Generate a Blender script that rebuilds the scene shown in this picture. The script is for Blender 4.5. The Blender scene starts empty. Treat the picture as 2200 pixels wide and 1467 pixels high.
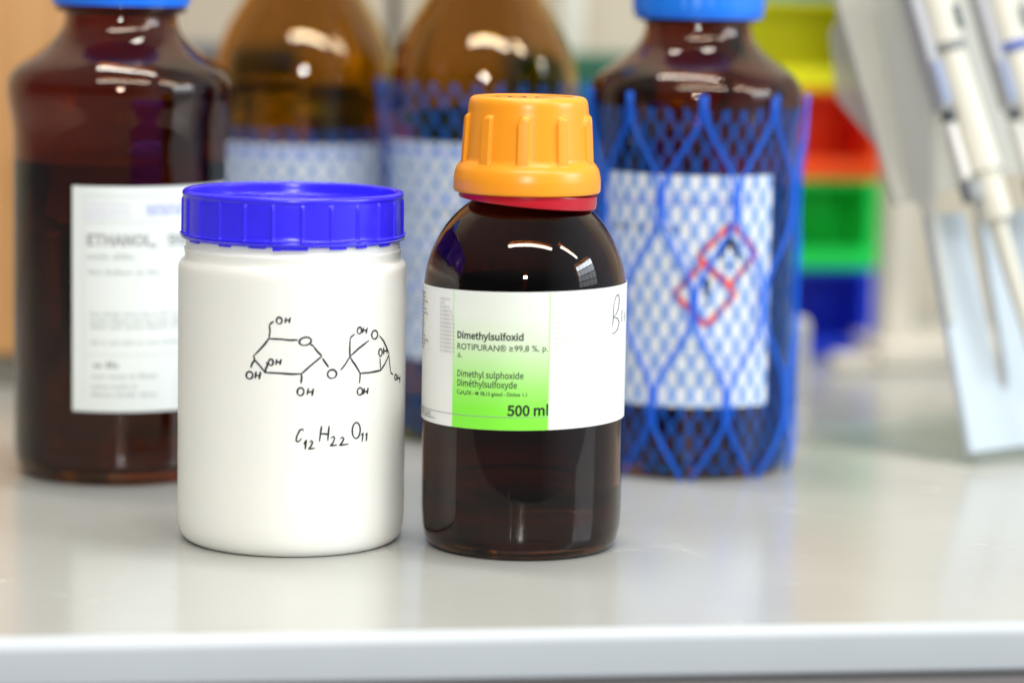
import bpy, bmesh, math, random
from mathutils import Matrix, Vector

random.seed(7)
scene = bpy.context.scene
COL = scene.collection
PI = math.pi
mm = 0.001

# ------------------------------------------------------------------ camera
FPX, CAM_H = 6200.0, 0.223
cam_data = bpy.data.cameras.new('camera')
cam = bpy.data.objects.new('camera', cam_data)
COL.objects.link(cam)
CAM_ROT = Matrix.Rotation(math.radians(90 - 7.4), 3, 'X') @ Matrix.Rotation(math.radians(1.05), 3, 'Z')
CAM_POS = Vector((0, 0, CAM_H))
cam.matrix_world = Matrix.Translation(CAM_POS) @ CAM_ROT.to_4x4()
cam_data.sensor_width = 36.0
cam_data.lens = FPX / 2200 * 36.0
cam_data.clip_start = 0.02
cam_data.clip_end = 50
cam_data.dof.use_dof = True
cam_data.dof.focus_distance = 1.102
cam_data.dof.aperture_fstop = 3.5
scene.camera = cam

# ------------------------------------------------------------------ world, lamps, exposure
world = bpy.data.worlds.new('World')
scene.world = world
world.use_nodes = True
wb = world.node_tree.nodes['Background']
# dim room round about, pale ceiling overhead
wnt = world.node_tree
wtc = wnt.nodes.new('ShaderNodeTexCoord')
wsp = wnt.nodes.new('ShaderNodeSeparateXYZ')
wcr = wnt.nodes.new('ShaderNodeValToRGB')
wma = wnt.nodes.new('ShaderNodeMath')
wma.operation = 'MULTIPLY_ADD'
wma.inputs[1].default_value = wma.inputs[2].default_value = 0.5
we = wcr.color_ramp.elements
we[0].position, we[0].color = 0.0, (0.30, 0.30, 0.30, 1)
we[1].position, we[1].color = 0.85, (0.34, 0.34, 0.34, 1)
for _p, _c in ((0.44, 0.30), (0.50, 0.10), (0.60, 0.10), (0.70, 0.22)):
    _e = we.new(_p)
    _e.color = (_c * 0.98, _c, _c * 1.03, 1)
wnt.links.new(wtc.outputs['Generated'], wsp.inputs[0])
wnt.links.new(wsp.outputs['Z'], wma.inputs[0])
wnt.links.new(wma.outputs[0], wcr.inputs['Fac'])
# the window side of the room (+x) is brighter and cooler
wlo = wnt.nodes.new('ShaderNodeMapRange')
wlo.inputs['From Min'].default_value, wlo.inputs['From Max'].default_value = 0.35, 1.0
wlo.inputs['To Min'].default_value, wlo.inputs['To Max'].default_value = 0.0, 1.0
wmx = wnt.nodes.new('ShaderNodeMix')
wmx.data_type, wmx.blend_type = 'RGBA', 'ADD'
wmx.inputs['B'].default_value = (0.48, 0.56, 0.66, 1)
wnt.links.new(wsp.outputs['X'], wlo.inputs['Value'])
wnt.links.new(wlo.outputs['Result'], wmx.inputs['Factor'])
wnt.links.new(wcr.outputs['Color'], wmx.inputs['A'])
wnt.links.new(wmx.outputs['Result'], wb.inputs[0])
wb.inputs[1].default_value = 0.95


def lamp(name, loc, target, sx, sy, power, color):
    d = bpy.data.lights.new(name, 'AREA')
    d.shape = 'RECTANGLE'
    d.size, d.size_y, d.energy, d.color = sx, sy, power, color
    o = bpy.data.objects.new(name, d)
    COL.objects.link(o)
    o.location = loc
    o.rotation_euler = (Vector(target) - Vector(loc)).to_track_quat('-Z', 'Y').to_euler()
    return o


# camera flash above the lens
lamp('flash', (0.0, -0.02, 0.46), (0.0, 1.12, 0.08), 0.075, 0.05, 4.2, (1.0, 0.97, 0.93))
# two warm ceiling fittings in one line, seen as bars in every bottle shoulder
lamp('ceiling_or_fill_lamp', (0.20, -0.22, 1.85), (0.20, -0.1, 0.0), 1.85, 0.17, 36.0, (1.0, 0.94, 0.83))
lamp('ceiling_or_fill_lamp', (2.15, 0.12, 1.85), (2.15, 0.3, 0.0), 1.45, 0.17, 25.0, (1.0, 0.94, 0.83))
lamp('ceiling_or_fill_lamp', (0.0, 1.36, 1.85), (0.15, 1.68, 0.1), 1.2, 0.17, 22.0, (1.0, 0.97, 0.90))  # added fill lamp, out of view, brightening the bins and back wall
# panes of the window to the right
for i in range(5):
    for j in range(4):
        lamp('window_pane', (2.55, 0.0 + 0.25 * i, 0.42 + 0.25 * j), (0.0, 0.0 + 0.25 * i, 0.42 + 0.25 * j),
             0.225, 0.215, (0.4, 0.6, 1.3, 4.2)[j], (0.78, 0.90, 1.0))

scene.view_settings.view_transform = 'Standard'
scene.view_settings.look = 'None'
scene.view_settings.exposure = 0.15
scene.view_settings.gamma = 1.0
scene.view_settings.use_curve_mapping = False
scene.render.engine = 'CYCLES'
cy = scene.cycles
cy.max_bounces = 20
cy.transmission_bounces = 18
cy.glossy_bounces = 8
cy.diffuse_bounces = 4
cy.transparent_max_bounces = 48
cy.caustics_reflective = False
cy.caustics_refractive = False
cy.blur_glossy = 0.2
cy.sample_clamp_indirect = 60.0
cy.use_denoising = True


# ------------------------------------------------------------------ pixel helpers (photo pixels, 2200 wide)
def ray(u, v):
    return (CAM_ROT @ Vector(((u - 1100) / FPX, -(v - 733.5) / FPX, -1))).normalized()


def ground(u, v, z=0.0):
    d = ray(u, v)
    return CAM_POS + d * ((z - CAM_H) / d.z)


def on_depth(u, v, y):
    d = ray(u, v)
    return CAM_POS + d * (y / d.y)


def on_plane(u, v, p, n):
    d = ray(u, v)
    return CAM_POS + d * ((Vector(p) - CAM_POS).dot(n) / d.dot(n))


def axis_from_base(u, v, r):
    g = ground(u, v)
    h = math.hypot(g.x, g.y)
    return Vector((g.x * (h + r) / h, g.y * (h + r) / h, 0))


# ------------------------------------------------------------------ mesh helpers
class MB:
    def __init__(self):
        self.v, self.f, self.m = [], [], []

    def add(self, verts, faces, mat=0):
        n = len(self.v)
        self.v += [tuple(p) for p in verts]
        self.f += [tuple(i + n for i in f) for f in faces]
        self.m += [mat] * len(faces)

    def build(self, name, mats, parent=None, smooth=True, angle=None):
        me = bpy.data.meshes.new(name)
        me.from_pydata(self.v, [], self.f)
        if not isinstance(mats, (list, tuple)):
            mats = [mats]
        for m in mats:
            me.materials.append(m)
        me.polygons.foreach_set('material_index', self.m)
        me.polygons.foreach_set('use_smooth', [smooth] * len(self.f))
        me.update()
        if angle is not None:
            me.set_sharp_from_angle(angle=math.radians(angle))
        o = bpy.data.objects.new(name, me)
        COL.objects.link(o)
        if parent is not None:
            o.parent = parent
        return o


def thing(name, label, cat, loc=(0, 0, 0), rz=0.0, group=None, kind=None):
    o = bpy.data.objects.new(name, None)
    o.empty_display_size = 0.02
    COL.objects.link(o)
    o.location = loc
    o.rotation_euler = (0, 0, rz)
    o['label'], o['category'] = label, cat
    if group:
        o['group'] = group
    if kind:
        o['kind'] = kind
    return o


def spline(pts, n=6):
    """Catmull-Rom through pts; a point repeated twice in a row stays a corner."""
    out = []
    for i in range(len(pts) - 1):
        p1, p2 = pts[i], pts[i + 1]
        if p1 == p2:
            continue
        p0 = pts[i - 1] if i > 0 else p1
        p3 = pts[i + 2] if i + 2 < len(pts) else p2
        for k in range(n):
            t = k / n
            q = []
            for a in range(2):
                q.append(0.5 * (2 * p1[a] + (p2[a] - p0[a]) * t + (2 * p0[a] - 5 * p1[a] + 4 * p2[a] - p3[a]) * t * t
                                + (3 * p1[a] - p0[a] - 3 * p2[a] + p3[a]) * t ** 3))
            out.append((max(q[0], 0.0), q[1]))
    out.append(pts[-1])
    return out


def lathe(mb, prof, seg=128, bump=None, mat=0, scale=mm):
    """Revolve (r, z) in millimetres; bump(theta, r, z) adds to the radius."""
    rows = []
    vs, fs = [], []
    for (r, z) in prof:
        if r < 1e-4:
            rows.append([len(vs)])
            vs.append((0, 0, z * scale))
        else:
            row = []
            for k in range(seg):
                th = 2 * PI * k / seg
                rr = r + (bump(th, r, z) if bump else 0)
                row.append(len(vs))
                vs.append((rr * scale * math.sin(th), -rr * scale * math.cos(th), z * scale))
            rows.append(row)
    for a, b in zip(rows[:-1], rows[1:]):
        if len(a) == 1 and len(b) == 1:
            continue
        for k in range(seg):
            k2 = (k + 1) % seg
            if len(a) == 1:
                fs.append((a[0], b[k2], b[k]))
            elif len(b) == 1:
                fs.append((a[k], a[k2], b[0]))
            else:
                fs.append((a[k], a[k2], b[k2], b[k]))
    mb.add(vs, fs, mat)


def box(mb, x0, x1, y0, y1, z0, z1, bevel=0.0, seg=2, mat=0, M=None):
    bm = bmesh.new()
    bmesh.ops.create_cube(bm, size=1.0)
    for v in bm.verts:
        v.co = Vector((x0 + (v.co.x + .5) * (x1 - x0), y0 + (v.co.y + .5) * (y1 - y0), z0 + (v.co.z + .5) * (z1 - z0)))
    if bevel > 0:
        bmesh.ops.bevel(bm, geom=bm.edges[:], offset=bevel, segments=seg, profile=0.5, affect='EDGES')
    if M is not None:
        bmesh.ops.transform(bm, matrix=M, verts=bm.verts)
    bm.verts.index_update()
    mb.add([v.co.copy() for v in bm.verts], [[v.index for v in f.verts] for f in bm.faces], mat)
    bm.free()


def prism(mb, poly, origin, ex, ey, thick, mat=0):
    """Extrude a 2-D outline (metres) lying in origin + a*ex + b*ey by thick along ex x ey, half to each side."""
    ex, ey, origin = Vector(ex).normalized(), Vector(ey).normalized(), Vector(origin)
    n = ex.cross(ey).normalized()
    bm = bmesh.new()
    vs = [bm.verts.new(origin + ex * a + ey * b - n * thick / 2) for a, b in poly]
    f = bm.faces.new(vs)
    r = bmesh.ops.extrude_face_region(bm, geom=[f])
    bmesh.ops.translate(bm, vec=n * thick, verts=[g for g in r['geom'] if isinstance(g, bmesh.types.BMVert)])
    bmesh.ops.recalc_face_normals(bm, faces=bm.faces)
    bmesh.ops.bevel(bm, geom=bm.edges[:], offset=thick * 0.18, segments=2, profile=0.5, affect='EDGES')
    bm.verts.index_update()
    mb.add([v.co.copy() for v in bm.verts], [[v.index for v in f.verts] for f in bm.faces], mat)
    bm.free()


# ------------------------------------------------------------------ materials
def mat(name, color=(.8, .8, .8), rough=0.5, noise=0.0, nscale=40.0, bump=0.0, bscale=300.0, **kw):
    m = bpy.data.materials.new(name)
    m.use_nodes = True
    nt = m.node_tree
    b = nt.nodes['Principled BSDF']
    b.inputs['Base Color'].default_value = (*color, 1)
    b.inputs['Roughness'].default_value = rough
    for k, v in kw.items():
        b.inputs[k.replace('_', ' ')].default_value = v
    if noise > 0 or bump > 0:
        tc = nt.nodes.new('ShaderNodeTexCoord')
    if noise > 0:
        nz = nt.nodes.new('ShaderNodeTexNoise')
        nz.inputs['Scale'].default_value = nscale
        nz.inputs['Detail'].default_value = 5
        nt.links.new(tc.outputs['Object'], nz.inputs['Vector'])
        r = nt.nodes.new('ShaderNodeValToRGB')
        r.color_ramp.elements[0].position, r.color_ramp.elements[1].position = 0.3, 0.7
        r.color_ramp.elements[0].color = (*[c * (1 - noise) for c in color], 1)
        r.color_ramp.elements[1].color = (*[min(1, c * (1 + noise)) for c in color], 1)
        nt.links.new(nz.outputs['Fac'], r.inputs['Fac'])
        nt.links.new(r.outputs['Color'], b.inputs['Base Color'])
        mr = nt.nodes.new('ShaderNodeMapRange')
        mr.inputs['To Min'].default_value, mr.inputs['To Max'].default_value = rough * (1 - noise), rough * (1 + noise)
        nt.links.new(nz.outputs['Fac'], mr.inputs['Value'])
        nt.links.new(mr.outputs['Result'], b.inputs['Roughness'])
    if bump > 0:
        n2 = nt.nodes.new('ShaderNodeTexNoise')
        n2.inputs['Scale'].default_value = bscale
        nt.links.new(tc.outputs['Object'], n2.inputs['Vector'])
        bp = nt.nodes.new('ShaderNodeBump')
        bp.inputs['Strength'].default_value = bump
        bp.inputs['Distance'].default_value = 0.001
        nt.links.new(n2.outputs['Fac'], bp.inputs['Height'])
        nt.links.new(bp.outputs['Normal'], b.inputs['Normal'])
    return m


def glass(name, color, ior=1.46, rough=0.0):
    return mat(name, color, rough, Transmission_Weight=1.0, IOR=ior)


def blue_net(name, color, alpha):
    m = bpy.data.materials.new(name)
    m.use_nodes = True
    nt = m.node_tree
    b = nt.nodes['Principled BSDF']
    b.inputs['Base Color'].default_value = (*color, 1)
    b.inputs['Roughness'].default_value = 0.35
    tl = nt.nodes.new('ShaderNodeBsdfTranslucent')
    tl.inputs['Color'].default_value = (*color, 1)
    tr = nt.nodes.new('ShaderNodeBsdfTransparent')
    tr.inputs['Color'].default_value = (0.90, 0.97, 1.0, 1)
    m1 = nt.nodes.new('ShaderNodeMixShader')
    m1.inputs[0].default_value = 0.25
    nt.links.new(b.outputs[0], m1.inputs[1])
    nt.links.new(tl.outputs[0], m1.inputs[2])
    m2 = nt.nodes.new('ShaderNodeMixShader')
    m2.inputs[0].default_value = alpha
    nt.links.new(tr.outputs[0], m2.inputs[1])
    nt.links.new(m1.outputs[0], m2.inputs[2])
    nt.links.new(m2.outputs[0], nt.nodes['Material Output'].inputs['Surface'])
    return m


AMBER_DARK = glass('dark_amber_glass', (0.19, 0.053, 0.006), ior=1.41)
AMBER_RED = glass('red_amber_glass', (0.34, 0.115, 0.010))
AMBER_GOLD = glass('golden_amber_glass', (0.61, 0.37, 0.010))
LIQUID = glass('clear_liquid', (0.96, 0.93, 0.88), ior=1.36)
LIQUID_SHADE = glass('shade_tinted_liquid', (0.50, 0.45, 0.42), ior=1.36)  # tint stands in for the dark refraction inside the litre bottles
PAPER = mat('white_paper', (0.80, 0.81, 0.79), 0.5, noise=0.015, nscale=60)
PAPER_COOL = mat('cool_white_paper', (0.77, 0.82, 0.82), 0.4)
INK = mat('black_ink', (0.012, 0.012, 0.018), 0.5)
INK_GREY = mat('grey_print', (0.33, 0.35, 0.35), 0.6)
INK_PALE = mat('pale_grey_print', (0.5, 0.55, 0.55), 0.6)
INK_BLUE = mat('blue_print', (0.30, 0.36, 0.75), 0.6)
INK_RED = mat('red_print', (0.85, 0.10, 0.07), 0.6)
INK_GREEN = mat('green_print', (0.42, 0.85, 0.25), 0.6)
PENCIL = mat('pencil', (0.20, 0.20, 0.20), 0.6)
HDPE = mat('white_jar_plastic', (0.845, 0.85, 0.815), 0.33, noise=0.01, nscale=30, bump=0.02, bscale=900,
           Subsurface_Weight=0.12, Subsurface_Scale=0.004)
LID_BLUE = mat('blue_lid_plastic', (0.036, 0.022, 0.88), 0.24, noise=0.05, nscale=80, bump=0.03, bscale=700)
CAP_ORANGE = mat('orange_cap_plastic', (0.95, 0.335, 0.012), 0.32, noise=0.02, nscale=60, bump=0.03, bscale=900)
RING_RED = mat('red_ring_plastic', (0.50, 0.006, 0.018), 0.25)
CAP_BLUE = mat('blue_cap_plastic', (0.01, 0.20, 0.85), 0.28)
NET_FINE = blue_net('fine_blue_net', (0.006, 0.22, 0.95), 0.20)
NET_COARSE = blue_net('coarse_blue_net', (0.01, 0.20, 0.98), 0.48)


# bench top: warm grey laminate with smudges and dried drops
def bench_material():
    m = bpy.data.materials.new('bench_laminate')
    m.use_nodes = True
    nt = m.node_tree
    L = nt.links.new
    b = nt.nodes['Principled BSDF']
    tc = nt.nodes.new('ShaderNodeTexCoord')
    n1 = nt.nodes.new('ShaderNodeTexNoise')
    n1.inputs['Scale'].default_value = 9
    n1.inputs['Detail'].default_value = 6
    L(tc.outputs['Object'], n1.inputs['Vector'])
    r1 = nt.nodes.new('ShaderNodeValToRGB')
    r1.color_ramp.elements[0].position, r1.color_ramp.elements[1].position = .3, .72
    r1.color_ramp.elements[0].color = (0.40, 0.405, 0.385, 1)
    r1.color_ramp.elements[1].color = (0.435, 0.44, 0.42, 1)
    L(n1.outputs['Fac'], r1.inputs['Fac'])
    # dried splashes: small distorted blotches
    n2 = nt.nodes.new('ShaderNodeTexNoise')
    n2.inputs['Scale'].default_value = 22
    n2.inputs['Detail'].default_value = 4
    n2.inputs['Distortion'].default_value = 1.2
    L(tc.outputs['Object'], n2.inputs['Vector'])
    r2 = nt.nodes.new('ShaderNodeValToRGB')
    r2.color_ramp.elements[0].position, r2.color_ramp.elements[1].position = .62, .74
    L(n2.outputs['Fac'], r2.inputs['Fac'])
    n3 = nt.nodes.new('ShaderNodeTexNoise')
    n3.inputs['Scale'].default_value = 260
    n3.inputs['Detail'].default_value = 3
    L(tc.outputs['Object'], n3.inputs['Vector'])
    mu = nt.nodes.new('ShaderNodeMath')
    mu.operation = 'MULTIPLY'
    L(r2.outputs['Color'], mu.inputs[0])
    L(n3.outputs['Fac'], mu.inputs[1])
    mx = nt.nodes.new('ShaderNodeMix')
    mx.data_type = 'RGBA'
    mx.inputs['B'].default_value = (0.48, 0.48, 0.46, 1)
    L(mu.outputs[0], mx.inputs['Factor'])
    L(r1.outputs['Color'], mx.inputs['A'])
    L(mx.outputs['Result'], b.inputs['Base Color'])
    mr = nt.nodes.new('ShaderNodeMapRange')
    mr.inputs['To Min'].default_value, mr.inputs['To Max'].default_value = 0.15, 0.24
    L(n1.outputs['Fac'], mr.inputs['Value'])
    ad = nt.nodes.new('ShaderNodeMath')
    ad.operation = 'MULTIPLY_ADD'
    ad.inputs[1].default_value = 0.25
    L(mu.outputs[0], ad.inputs[0])
    L(mr.outputs['Result'], ad.inputs[2])
    L(ad.outputs[0], b.inputs['Roughness'])
    bp = nt.nodes.new('ShaderNodeBump')
    bp.inputs['Strength'].default_value = 0.04
    bp.inputs['Distance'].default_value = 0.0006
    L(n3.outputs['Fac'], bp.inputs['Height'])
    L(bp.outputs['Normal'], b.inputs['Normal'])
    return m


def sheet(name, color, alpha, rough=0.1, tint=(1, 1, 1)):
    m = bpy.data.materials.new(name)
    m.use_nodes = True
    nt = m.node_tree
    b = nt.nodes['Principled BSDF']
    b.inputs['Base Color'].default_value = (*color, 1)
    b.inputs['Roughness'].default_value = rough
    tr = nt.nodes.new('ShaderNodeBsdfTransparent')
    tr.inputs['Color'].default_value = (*tint, 1)
    mx = nt.nodes.new('ShaderNodeMixShader')
    mx.inputs[0].default_value = alpha
    nt.links.new(tr.outputs[0], mx.inputs[1])
    nt.links.new(b.outputs[0], mx.inputs[2])
    nt.links.new(mx.outputs[0], nt.nodes['Material Output'].inputs['Surface'])
    return m


BENCH = bench_material()
BENCH_EDGE = mat('bench_edge_band', (0.46, 0.50, 0.54), 0.35, noise=0.02, nscale=20)
CABINET = mat('cabinet_grey', (0.40, 0.375, 0.36), 0.5, noise=0.04)
WALL = mat('cream_wall_paint', (0.54, 0.49, 0.40), 0.7, noise=0.03, nscale=6)


def wood_material():
    m = bpy.data.materials.new('beech_veneer')
    m.use_nodes = True
    nt = m.node_tree
    b = nt.nodes['Principled BSDF']
    tc = nt.nodes.new('ShaderNodeTexCoord')
    mp = nt.nodes.new('ShaderNodeMapping')
    mp.inputs['Scale'].default_value = (60, 60, 2.2)
    nz = nt.nodes.new('ShaderNodeTexNoise')
    nz.inputs['Scale'].default_value = 1.6
    nz.inputs['Detail'].default_value = 6
    r = nt.nodes.new('ShaderNodeValToRGB')
    r.color_ramp.elements[0].position, r.color_ramp.elements[1].position = .3, .7
    r.color_ramp.elements[0].color = (0.55, 0.27, 0.09, 1)
    r.color_ramp.elements[1].color = (0.68, 0.37, 0.14, 1)
    nt.links.new(tc.outputs['Object'], mp.inputs['Vector'])
    nt.links.new(mp.outputs['Vector'], nz.inputs['Vector'])
    nt.links.new(nz.outputs['Fac'], r.inputs['Fac'])
    nt.links.new(r.outputs['Color'], b.inputs['Base Color'])
    b.inputs['Roughness'].default_value = 0.45
    return m


WOOD = wood_material()

# ------------------------------------------------------------------ setting: bench and wall (turned 8.5 degrees to the camera)
YAW = math.radians(8.5)
ORG = Vector((0.0018, 0.9551, 0))
EX, EY = Vector((math.cos(YAW), math.sin(YAW), 0)), Vector((-math.sin(YAW), math.cos(YAW), 0))


def bench_local(p):
    d = Vector(p) - ORG
    return d.dot(EX), d.dot(EY)


bench = thing('workbench', 'light grey laboratory bench with rounded front edge under all the bottles', 'workbench',
              ORG, YAW, kind='structure')
T, RB = 0.0165, 0.0045
mb = MB()
mb.add([(-1.3, RB, 0), (1.3, RB, 0), (1.3, 0.86, 0), (-1.3, 0.86, 0),
        (-1.3, RB, -T), (1.3, RB, -T), (1.3, 0.86, -T), (-1.3, 0.86, -T)],
       [(0, 1, 2, 3), (7, 6, 5, 4), (2, 1, 5, 6), (0, 3, 7, 4), (3, 2, 6, 7)])
mb.build('worktop', BENCH, bench, smooth=False)
mb = MB()
pr = []
for i in range(13):
    a = PI / 2 * i / 12
    pr.append((RB - RB * math.sin(a), -RB + RB * math.cos(a)))
for i in range(7):
    a = PI / 2 * i / 6
    pr.append((0.0015 - 0.0015 * math.cos(a), -T + 0.0015 - 0.0015 * math.sin(a)))
pr.append((RB, -T))
vs = [(x, y, z) for (y, z) in pr for x in (-1.3, 1.3)]
fs = [(2 * i, 2 * i + 2, 2 * i + 3, 2 * i + 1) for i in range(len(pr) - 1)]
mb.add(vs, fs)
mb.build('edge_band', BENCH_EDGE, bench)
mb = MB()
box(mb, -1.3, 1.3, 0.012, 0.85, -0.85, -T - 0.0005, 0.001)
mb.build('base_cabinet', CABINET, bench, smooth=False)

wall = MB()
box(wall, -1.8, 1.8, 0.87, 0.97, -0.9, 1.5)
w = wall.build('wall', WALL, None, smooth=False)
w.location, w.rotation_euler = ORG, (0, 0, YAW)
w['label'], w['category'], w['kind'] = 'pale cream wall behind the bench', 'wall', 'structure'


# ------------------------------------------------------------------ drawing on cylinders
class Cyl:
    """Maps photo pixels on the near side of an upright cylinder to (theta, z) and back to local coordinates."""

    def __init__(self, axis, r, skew=0.0):
        self.a, self.r, self.skew = Vector((axis[0], axis[1], 0)), r, skew

    def px(self, u, v):
        d, o = ray(u, v), CAM_POS - self.a
        A = d.x * d.x + d.y * d.y
        B = 2 * (o.x * d.x + o.y * d.y)
        Cc = o.x * o.x + o.y * o.y - self.r ** 2
        disc = max(B * B - 4 * A * Cc, 0.0)
        p = o + d * ((-B - math.sqrt(disc)) / (2 * A))
        return math.atan2(p.x, -p.y), p.z - self.skew * math.sin(math.atan2(p.x, -p.y))

    def at(self, th, z, lift=0.0):
        r = self.r + lift
        return (r * math.sin(th), -r * math.cos(th), z + self.skew * math.sin(th))


def ribbon(mb, surf, pts, width, lift, mat=0, taper=0.6):
    """A pen stroke: pts are (theta, z) on surf; resampled and drawn as a thin raised strip."""
    R = surf.r
    P = [Vector((t * R, z)) for t, z in pts]
    fine = []
    for a, b in zip(P[:-1], P[1:]):
        n = max(1, int((b - a).length / 0.0006))
        fine += [a.lerp(b, k / n) for k in range(n)]
    fine.append(P[-1])
    if len(fine) < 2:
        return
    N = len(fine)
    vs, fs = [], []
    ph = random.random() * 6
    for i, p in enumerate(fine):
        t = (fine[min(i + 1, N - 1)] - fine[max(i - 1, 0)])
        t = t.normalized() if t.length > 0 else Vector((1, 0))
        nrm = Vector((-t.y, t.x))
        e = min(i, N - 1 - i) / max(1, N * 0.18)
        wd = width * (taper + (1 - taper) * min(1, e)) * (1 + 0.12 * math.sin(ph + i * 0.35))
        for s in (-.5, .5):
            q = p + nrm * wd * s
            vs.append(surf.at(q.x / R, q.y, lift))
    for i in range(N - 1):
        fs.append((2 * i, 2 * i + 1, 2 * i + 3, 2 * i + 2))
    mb.add(vs, fs, mat)


def oval(cx, cy, rx, ry, tilt=0.0, n=22):
    out = []
    for k in range(n + 1):
        a = 2 * PI * k / n + 1.9
        x, y = rx * math.cos(a), ry * math.sin(a)
        out.append((cx + x * math.cos(tilt) - y * math.sin(tilt), cy + x * math.sin(tilt) + y * math.cos(tilt)))
    return out


def patch(mb, surf, t0, t1, z0, z1, lift, thick=0.0, mat=0):
    """A curved rectangle on surf."""
    n = max(1, int(abs(t1 - t0) / math.radians(1.5)))
    vs, fs = [], []
    for k in range(n + 1):
        t = t0 + (t1 - t0) * k / n
        vs += [surf.at(t, z0, lift), surf.at(t, z1, lift)]
    for k in range(n):
        fs.append((2 * k, 2 * k + 2, 2 * k + 3, 2 * k + 1))
    if thick:
        m = len(vs)
        for k in range(n + 1):
            t = t0 + (t1 - t0) * k / n
            vs += [surf.at(t, z0, lift - thick), surf.at(t, z1, lift - thick)]
        for k in range(n):
            a, b, c, d = 2 * k, 2 * k + 2, 2 * k + 3, 2 * k + 1
            fs.append((m + d, m + c, m + b, m + a))
            fs.append((a, m + a, m + b, b))
            fs.append((d, c, m + c, m + d))
        fs.append((0, 1, m + 1, m))
        e = 2 * n
        fs.append((e, m + e, m + e + 1, e + 1))
    mb.add(vs, fs, mat)


FONT = None
try:                                                   # a plain sans that ships with Blender; its built-in font otherwise
    import os
    FONT = bpy.data.fonts.load(os.path.join(bpy.utils.system_resource('DATAFILES'), 'fonts', 'Noto Sans CJK Regular.woff2'))
except Exception:
    FONT = None
_cap_height = {}


def cap_height(font):
    key = font.name if font is not None else ''
    if key not in _cap_height:
        cu = bpy.data.curves.new('lettering', 'FONT')
        if font is not None:
            cu.font = font
        cu.body = 'H'
        o = bpy.data.objects.new('lettering', cu)
        COL.objects.link(o)
        bpy.context.view_layer.update()
        me = o.evaluated_get(bpy.context.evaluated_depsgraph_get()).to_mesh()
        ys = [v.co.y for v in me.vertices]
        _cap_height[key] = max(ys) - min(ys) if ys else 0.7
        bpy.data.objects.remove(o)
        bpy.data.curves.remove(cu)
    return _cap_height[key]


def text(mb, surf, body, t0, z0, cap, width=None, lift=0.0002, bold=0.0, mat=0, clip=None):
    """Lettering wrapped on surf: left end at theta t0, baseline z0, capital height and total width in metres."""
    cu = bpy.data.curves.new('lettering', 'FONT')
    font = None if '\u2082' in body or '\u00ae' in body else FONT          # subscripts only exist in the built-in font
    if font is not None:
        cu.font = font
    cu.body = body
    cu.size = 1.0
    cu.offset = bold
    cu.resolution_u = 3
    o = bpy.data.objects.new('lettering', cu)
    COL.objects.link(o)
    bpy.context.view_layer.update()
    ev = o.evaluated_get(bpy.context.evaluated_depsgraph_get())
    me = ev.to_mesh()
    vs = [v.co.copy() for v in me.vertices]
    fs = [list(p.vertices) for p in me.polygons]
    ev.to_mesh_clear()
    bpy.data.objects.remove(o)
    bpy.data.curves.remove(cu)
    if not vs:
        return
    sy = cap / cap_height(font)
    x0, x1 = min(v.x for v in vs), max(v.x for v in vs)
    sx = width / (x1 - x0) if width else sy
    out = []
    for v in vs:
        th = t0 + (v.x - x0) * sx / surf.r
        if clip is not None:
            th = min(th, clip)
        out.append(surf.at(th, z0 + v.y * sy, lift))
    mb.add(out, fs, mat)


def greek(mb, surf, t0, t1, z, h, lift=0.0002, mat=0, fill=1.0):
    """A line of print too small to read: word-long rows of tiny marks."""
    t = t0
    end = t0 + (t1 - t0) * fill
    while t < end:
        n = random.randint(2, 8)
        for _ in range(n):
            wd = h * random.uniform(0.35, 0.6) / surf.r
            hh = h * random.choice((0.7, 0.7, 0.7, 1.0))
            if t + wd < end:
                patch(mb, surf, t, t + wd, z, z + hh, lift, 0, mat)
            t += wd + h * 0.18 / surf.r
        t += h * 0.5 / surf.r


# ------------------------------------------------------------------ bottles
def shell(prof, wall, base, push=2.0):
    """Closed glass shell profile from an outer (r, z) profile that starts at the foot and ends at the lip."""
    r0 = prof[0][0]
    out = [(0, push), (r0 * 0.6, push * 0.8), (r0 * 0.92, 0.4)] + prof
    inner = [(r - wall, z) for r, z in prof if z > base + 5]
    inner = [(r0 - wall - 2.5, base), (prof[2][0] - wall - 0.9, base + 2.2), (prof[3][0] - wall, base + 5)] + inner
    return out + [(prof[-1][0] - wall * 0.5, prof[-1][1] + 0.8)] + inner[::-1] + [(r0 * 0.5, base + push * 0.7), (0, base + push)]


def inner_radius(prof, wall, z):
    for (r1, z1), (r2, z2) in zip(prof[:-1], prof[1:]):
        if z1 <= z <= z2 and z2 > z1:
            return r1 + (r2 - r1) * (z - z1) / (z2 - z1) - wall
    return prof[0][0] - wall


def liquid(prof, wall, base, level, parent, over=0.25, material=None):
    pts = [(0, base + 2.2), (prof[0][0] - wall - 6, base + 1.6), (prof[0][0] - wall - 2.2, base + 0.1),
           (prof[2][0] - wall - 0.7, base + 2.2), (prof[3][0] - wall + over, base + 5.2)]
    zs = [z for r, z in prof if base + 8 < z < level - 3]
    pts += [(inner_radius(prof, wall, z) + over, z) for z in zs]
    ri = inner_radius(prof, wall, level)
    pts += [(ri + over, level + 0.6), (ri - 0.4, level + 0.35), (ri - 1.6, level + 0.05), (ri * 0.5, level), (0, level)]
    m = MB()
    lathe(m, pts, 96)
    return m.build('liquid', material or LIQUID, parent)


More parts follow.
